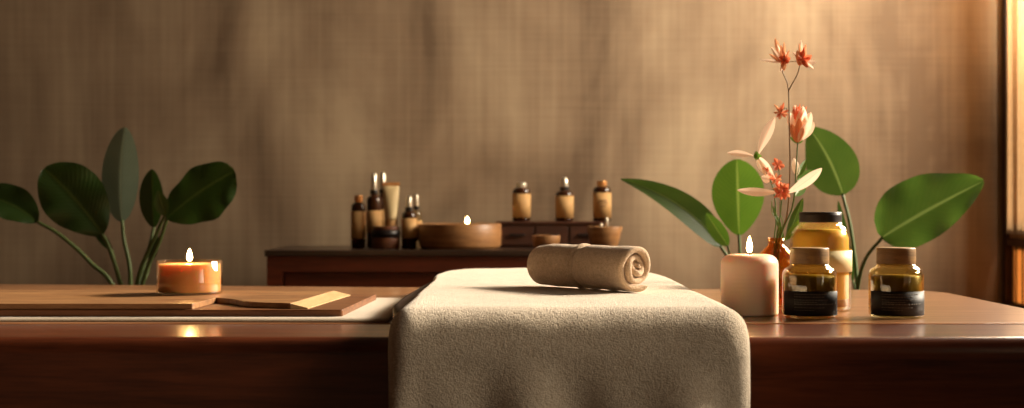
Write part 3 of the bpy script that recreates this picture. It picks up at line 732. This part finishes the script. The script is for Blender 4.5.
# ------------------------------------------------------------------ potted plants behind the table
def pot(t, r, h, base):
    bmp = lathe([(0, 0), (r*.72, 0), (r*.76, .01), (r, h-.03), (r*1.04, h-.028), (r*1.04, h), (r*.95, h), (r*.9, h-.03), (0, h-.031)], 48)
    obj('pot', bmp, M_pot, t); obj('soil', rlathe(r*.9, h-.06, h-.028, .006), M_soil, t)
def plant(name, lab, bx, d, leaves, potr, poth, mstalk, basepx):
    p0 = px(bx, 204, d); t = thing(name, lab, 'plant', (p0.x, p0.y, .0005), group='broad-leaved plants behind the table')
    O = Vector((p0.x, p0.y, .0005)); pot(t, potr, poth, O)
    for i, lf in enumerate(leaves):
        b_, e_, wpx, mt = lf['b'], lf['t'], lf['w'], lf['m']
        d1 = d+lf.get('d', 0); k = lf.get('k', {})
        base = px(b_[0], b_[1], d1)-O; tip = px(e_[0], e_[1], d1+lf.get('dt', 0))-O
        sp = [Vector((.02*math.cos(i*2.4), .02*math.sin(i*2.4), poth-.035))]+[px(x, y_, d+(d1-d)*q)-O for (x, y_), q in zip(lf.get('s', []), (.2, .5, .8))]+[base+(tip-base)*.02]
        obj('stalk', tube(bmesh.new(), smoothcurve(sp, 10), lf.get('r', .007), lf.get('r', .007)*.6, 10), mstalk, t)
        obj('leaf', leaf(bmesh.new(), base, tip, wpx*d1/F, lf.get('f', (0, -1, 0)), lf.get('bend', (0, 0, 0)), **k), mt, t)
    return t
plant('potted_plant', 'dark green broad-leaved plant in shade behind the left end of the table', 132, 3.62, [
    dict(b=(38, 222), t=(-22, 196), w=38, m=M_leafd, d=-.05, s=[(118, 300), (90, 262), (60, 235)], f=(0, -.8, .5), k=dict(a=.9, fold=.3, wave=.03), bend=(0, 0, .03)),
    dict(b=(103, 235), t=(44, 168), w=62, m=M_leafd, d=-.10, s=[(124, 310), (118, 275), (108, 245)], f=(.1, -1, .25), k=dict(a=1.15, b=.55, fold=.32, curl=-.25, wave=.035), bend=(.01, 0, .01)),
    dict(b=(122, 222), t=(125, 127), w=36, m=M_leafp, d=.02, s=[(130, 310), (130, 270), (124, 240)], f=(.25, -1, .15), k=dict(a=.95, b=.55, fold=-.15), bend=(-.016, 0, 0)),
    dict(b=(154, 228), t=(152, 169), w=26, m=M_leafd, d=.06, s=[(136, 310), (142, 272), (150, 245)], f=(-.2, -1, 0), k=dict(a=1.0, b=.6, fold=.3)),
    dict(b=(166, 219), t=(235, 171), w=62, m=M_leafd, d=-.08, s=[(138, 310), (146, 272), (160, 240)], f=(-.1, -1, .3), k=dict(a=1.25, b=.5, fold=.30, curl=-.2, wave=.04, wl=.8, wr=1.15), bend=(-.01, 0, .012)),
    dict(b=(165, 216), t=(158, 190), w=14, m=M_leafg, d=-.09, s=[(136, 310), (140, 272), (156, 235)], f=(0, -1, .2), k=dict(fold=.3)),
    dict(b=(112, 250), t=(92, 226), w=9, m=M_leafd, d=.1, s=[(128, 310), (122, 290), (116, 268)], k=dict(fold=.3)),
    dict(b=(150, 262), t=(158, 236), w=9, m=M_leafd, d=.12, s=[(134, 310), (138, 292), (146, 276)], k=dict(fold=.3)),
    ], .15, .34, M_stalkd, None)
plant('potted_plant', 'green plant with long arching leaf between the rolled towel and pillar candle', 742, 3.5, [
    dict(b=(722, 247), t=(620, 179), w=30, m=M_leafg, d=-.1, s=[(740, 310), (736, 285), (730, 262)], f=(.20, -1, .35), k=dict(a=.66, b=.8, fold=.25), bend=(.035, 0, .040), r=.006),
    dict(b=(739, 236), t=(737, 159), w=52, m=M_leafy, d=.05, s=[(741, 310), (740, 285), (740, 258)], f=(-.15, -1, .1), k=dict(a=1.2, b=.55, fold=.12), r=.006),
    dict(b=(728, 246), t=(706, 213), w=17, m=M_leafy, d=-.12, s=[(738, 310), (735, 285), (732, 266)], f=(-.4, -1, 0), k=dict(fold=.2), r=.004),
    ], .12, .32, M_stalk, None)
plant('potted_plant', 'green plant with broad glossy leaves behind the jars at the right', 858, 3.45, [
    dict(b=(843, 195), t=(808, 127), w=51, m=M_leafg, d=.05, s=[(858, 310), (856, 270), (850, 225)], f=(-.15, -1, .1), k=dict(a=.70, b=.72, fold=.1), bend=(.014, 0, .014), r=.006),
    dict(b=(881, 238), t=(984, 181), w=66, m=M_leafg, d=-.1, s=[(858, 310), (858, 285), (866, 258)], f=(.05, -1, .35), k=dict(a=.68, b=.66, fold=.22, wl=1.15, wr=.85, wave=.04, curl=-.15), bend=(-.004, 0, .006), r=.006),
    dict(b=(853, 282), t=(838, 200), w=10, m=M_leafd, d=0, s=[(858, 312), (857, 300), (855, 290)], f=(-.5, -1, .1), k=dict(fold=.3), r=.004),
    ], .13, .32, M_stalk, None)

# ------------------------------------------------------------------ sideboard and what stands on it
SX0, SX1, SY0, SY1, SZ = -.705, .345, 4.09, 4.52, .7675
sbd = thing('sideboard', 'low reddish wooden sideboard against the back wall', 'cabinet', ((SX0+SX1)/2, (SY0+SY1)/2, 0))
ox, oy = sbd.location.x, sbd.location.y
def SB(*bs): return B(*[((a[0]-ox, a[1]-oy, a[2]), (b[0]-ox, b[1]-oy, b[2])) for a, b in bs])
obj('carcass', SB(((SX0, SY0+.02, .10), (SX1, SY1, SZ-.018)), ((SX0, SY0, .10), (SX0+.045, SY0+.02, SZ-.018)), ((SX1-.045, SY0, .10), (SX1, SY0+.02, SZ-.018)), ((SX0+.045, SY0, SZ-.062), (SX1-.045, SY0+.02, SZ-.018)), ((SX0+.045, SY0, .10), (SX1-.045, SY0+.02, .14)), ((-.19, SY0, .14), (-.17, SY0+.02, SZ-.062))), M_side, sbd, smooth=False)
obj('top', SB(((SX0-.006, SY0-.008, SZ-.018), (SX1+.006, SY1, SZ))), M_sidetop, sbd, smooth=False, bevel=.003)
for a, b in ((SX0+.05, -.195), (-.165, SX1-.05)):
    dr = obj('door', SB(((a, SY0+.012, .145), (b, SY0+.019, SZ-.067))), M_side, sbd, smooth=False, bevel=.002)
    obj('handle', SB((((a+b)/2-.04, SY0-.006, .45), ((a+b)/2+.04, SY0+.012, .46))), M_black, dr, smooth=False)
for lx in (SX0+.01, SX1-.05):
    for ly in (SY0+.01, SY1-.05): obj('leg', SB(((lx, ly, 0), (lx+.04, ly+.04, .10))), M_side, sbd, smooth=False)
# riser with small drawers
RX0, RX1, RZ = -.045, .29, SZ+.079
rs = thing('display_riser', 'dark wooden riser box with small drawers on the right of the sideboard', 'riser', ((RX0+RX1)/2, 4.40, SZ+.0003))
hw = (RX1-RX0)/2
obj('box', B(((-hw, -.07, 0), (hw, .09, .079-.008))), M_riser, rs, smooth=False, bevel=.002)
obj('riser_top', B(((-hw-.004, -.076, .071), (hw+.004, .092, .0787))), M_riser, rs, smooth=False, bevel=.002)
for k in range(3):
    a = -hw+.012+k*(2*hw-.02)/3; b = a+(2*hw-.02)/3-.008
    dr = obj('drawer', B(((a, -.074, .008), (b, -.0701, .064))), M_riser, rs, smooth=False, bevel=.0015)
    obj('handle', B((((a+b)/2-.024, -.082, .034), ((a+b)/2+.024, -.0741, .042))), M_black, dr, smooth=False, bevel=.002)

def bottle(lab, x, d, z0, H, R_, cap='dropper', capm=None, capside=None, lab_rng=(.12, .80), group='amber bottles on the riser', glass=None, hl=True, tall=None, printed=False):
    p0 = px(x, 204, d); t = thing('amber_bottle', lab, 'bottle', (p0.x, p0.y, z0+.0003), group=group)
    hb = H*(.92 if cap != 'dropper' else .74)
    sh = hb*.90
    prof = [(0, 0), (R_-.003, 0), (R_, .003), (R_, sh-.008), (R_*.94, sh-.002), (R_*.74, sh+.003), (R_*.45, sh+.006), (R_*.42, hb), (0, hb)]
    obj('glass_body', lathe(prof, 32), glass or M_bamber, t)
    lo = obj('label', label_shell(R_+.0002, sh*lab_rng[0], sh*lab_rng[1]+.006, -PI*.97, -PI*.03, .0006, 24), M_label, t, label='tan paper label')
    if printed:
        bm = bmesh.new()
        for zz, a0, a1 in ((.60, -2.0, -1.1), (.53, -2.1, -1.0), (.44, -1.9, -1.2)):
            q = label_shell(R_+.0009, sh*zz, sh*(zz+.04), a0, a1, .0002, 8); me = bpy.data.meshes.new('x'); q.to_mesh(me); q.free(); bm.from_mesh(me); bpy.data.meshes.remove(me)
        obj('print_lines', bm, M_print, lo)
    if cap == 'dropper':
        obj('collar', rlathe(R_*.52, hb-.006, hb+.006, .001, 24), M_black if capm is None else capm, t)
        obj('dropper_bulb', lathe([(0, hb+.004), (R_*.40, hb+.004), (R_*.42, hb+.01), (R_*.36, H-.008), (R_*.25, H-.001), (0, H)], 24), M_silver, t)
    else:
        obj('cap', rlathe(R_*.56, hb-.008, H, .002, 28), capm or M_silver, t)
    return t
g = 'amber bottles on the riser'
bottle('amber bottle with flat cap at the left end of the riser', 521.5, 4.36, RZ, .119, .0275, 'cap', M_silver, group=g)
bottle('amber bottle with tall silver dropper in the middle of the riser', 564.5, 4.36, RZ, .135, .0275, 'dropper', group=g)
bottle('amber bottle with copper cap and printed label at the right end of the riser', 602, 4.36, RZ, .124, .0275, 'cap', M_gold, group=g, printed=True, lab_rng=(.10, .80))
g = 'bottles at the left of the sideboard'
bottle('short amber bottle leftmost on the sideboard', 358.5, 4.25, SZ, .158, .0220, 'cap', M_gold, group=g, lab_rng=(.22, .80))
bottle('tall dark bottle just left of the cream tube on the sideboard', 374, 4.33, SZ, .228, .0225, 'dropper', group=g, lab_rng=(.3, .7))
bottle('second tall dark bottle behind the cream tube, its dropper right of the other', 383, 4.41, SZ, .232, .0225, 'dropper', group=g, lab_rng=(.3, .7))
bottle('amber dropper bottle left of the wooden candle bowl', 409, 4.22, SZ, .158, .0225, 'dropper', group=g, lab_rng=(.3, .8))
bottle('slim pale glass dropper bottle nearest the wooden candle bowl', 416.5, 4.28, SZ, .162, .0165, 'dropper', group=g, glass=M_gyel, lab_rng=(.2, .7))
# round box with cream tube
p0 = px(386, 204, 4.22)
rb = thing('round_box', 'low round brown box with black band under the cream tube', 'box', (p0.x, p0.y, SZ+.0003))
obj('box_body', rlathe(.0415, 0, .034, .003), M_bowld, rb); obj('band', lathe([(.0418, .034), (.0425, .034), (.0425, .056), (.0418, .056), (.030, .056), (.030, .034)], 48, closed=True), M_black, rb)
obj('box_lid', rlathe(.0405, .0555, .066, .002), M_bowld, rb)
bm = bmesh.new(); rings = []
for i in range(13):      # squeeze tube: round at the cap, flat crimp at the top
    t = i/12; z = .018+.105*t; a = .019+.006*t; b_ = .019*(1-t)**.6+.0012
    rings.append([bm.verts.new((a*math.cos(2*PI*k/28), b_*math.sin(2*PI*k/28), z)) for k in range(28)])
for A_, B_ in zip(rings, rings[1:]):
    for k in range(28): bm.faces.new((A_[k], A_[(k+1) % 28], B_[(k+1) % 28], B_[k]))
bm.faces.new(rings[0][::-1]); bm.faces.new(rings[-1])
p1 = px(391, 204, 4.22)
ct = thing('cream_tube', 'cream cosmetic tube with orange end standing on the round box', 'tube', (p1.x, p1.y, SZ+.0668), rz=.2)
M_tube = plain('cream_plastic', lin(214, 188, 138), .4, var=.03)
obj('tube_body', bm, M_tube, ct); obj('cap', rlathe(.0195, 0, .0185, .002, 28), M_label, ct)
obj('crimp', B(((-.0265, -.003, .120), (.0265, .003, .130))), M_gold, ct, bevel=.001)
# wooden candle bowl
p0 = px(460, 204, 4.24)
wb = thing('candle_bowl', 'wide low wooden bowl candle with a single flame on the sideboard', 'candle', (p0.x, p0.y, SZ+.0003))
r = .1235
obj('bowl', lathe([(0, 0), (r-.014, 0), (r-.006, .002), (r-.001, .012), (r, .03), (r, .070), (r-.002, .073), (r-.006, .074), (r-.010, .072), (r-.011, .05), (r-.014, .012), (0, .010)], 80), M_bowl, wb)
obj('wax', rlathe(r-.0125, .0105, .069, .002, 72), M_wax, wb)
obj('wick', wick_bm(.012, (.022, -.01, .068)), M_wick, wb)
obj('flame', flame_bm(.021, .0062, (.022, -.01, .074)), M_flame, wb)
# small dish in front of riser
def bowl(lab, x, d, z, rt, rbm, h, nm='wooden_bowl'):
    p0 = px(x, 204, d)
    o = obj(nm, lathe([(0, 0), (rbm-.002, 0), (rbm, .002), (rt, h-.002), (rt-.001, h), (rt-.005, h), (rt-.006, h-.003), (rbm-.005, .006), (0, .005)], 56), M_bowl)
    o.location = (p0.x, p0.y, z+.0003); return tag(o, lab, 'bowl', 'small wooden bowls on the sideboard')
bowl('small shallow wooden dish in front of the riser drawers', 546, 4.20, SZ, .0425, .036, .040)
bowl('tapered wooden bowl holding two silver caps at the right end of the sideboard', 604.5, 4.17, SZ, .0515, .038, .066)
p0 = px(604, 204, 4.17)
for k, (dx, hh) in enumerate(((-.006, .064), (.006, .080))):
    t = thing('glass_dropper', ('shorter' if k == 0 else 'taller')+' silver-topped glass dropper standing in the tapered wooden bowl', 'dropper', (p0.x+dx+(-.002 if k == 0 else .002), p0.y, SZ+.0065), group='droppers in the wooden bowl')
    obj('glass_pipette', rlathe(.003, 0, hh-.03, .001, 16), M_gclear, t)
    obj('cap', lathe([(0, hh-.03), (.0052, hh-.03), (.0052, hh-.012), (.0046, hh+.003), (.003, hh+.006), (0, hh+.0065)], 20), M_silver, t)
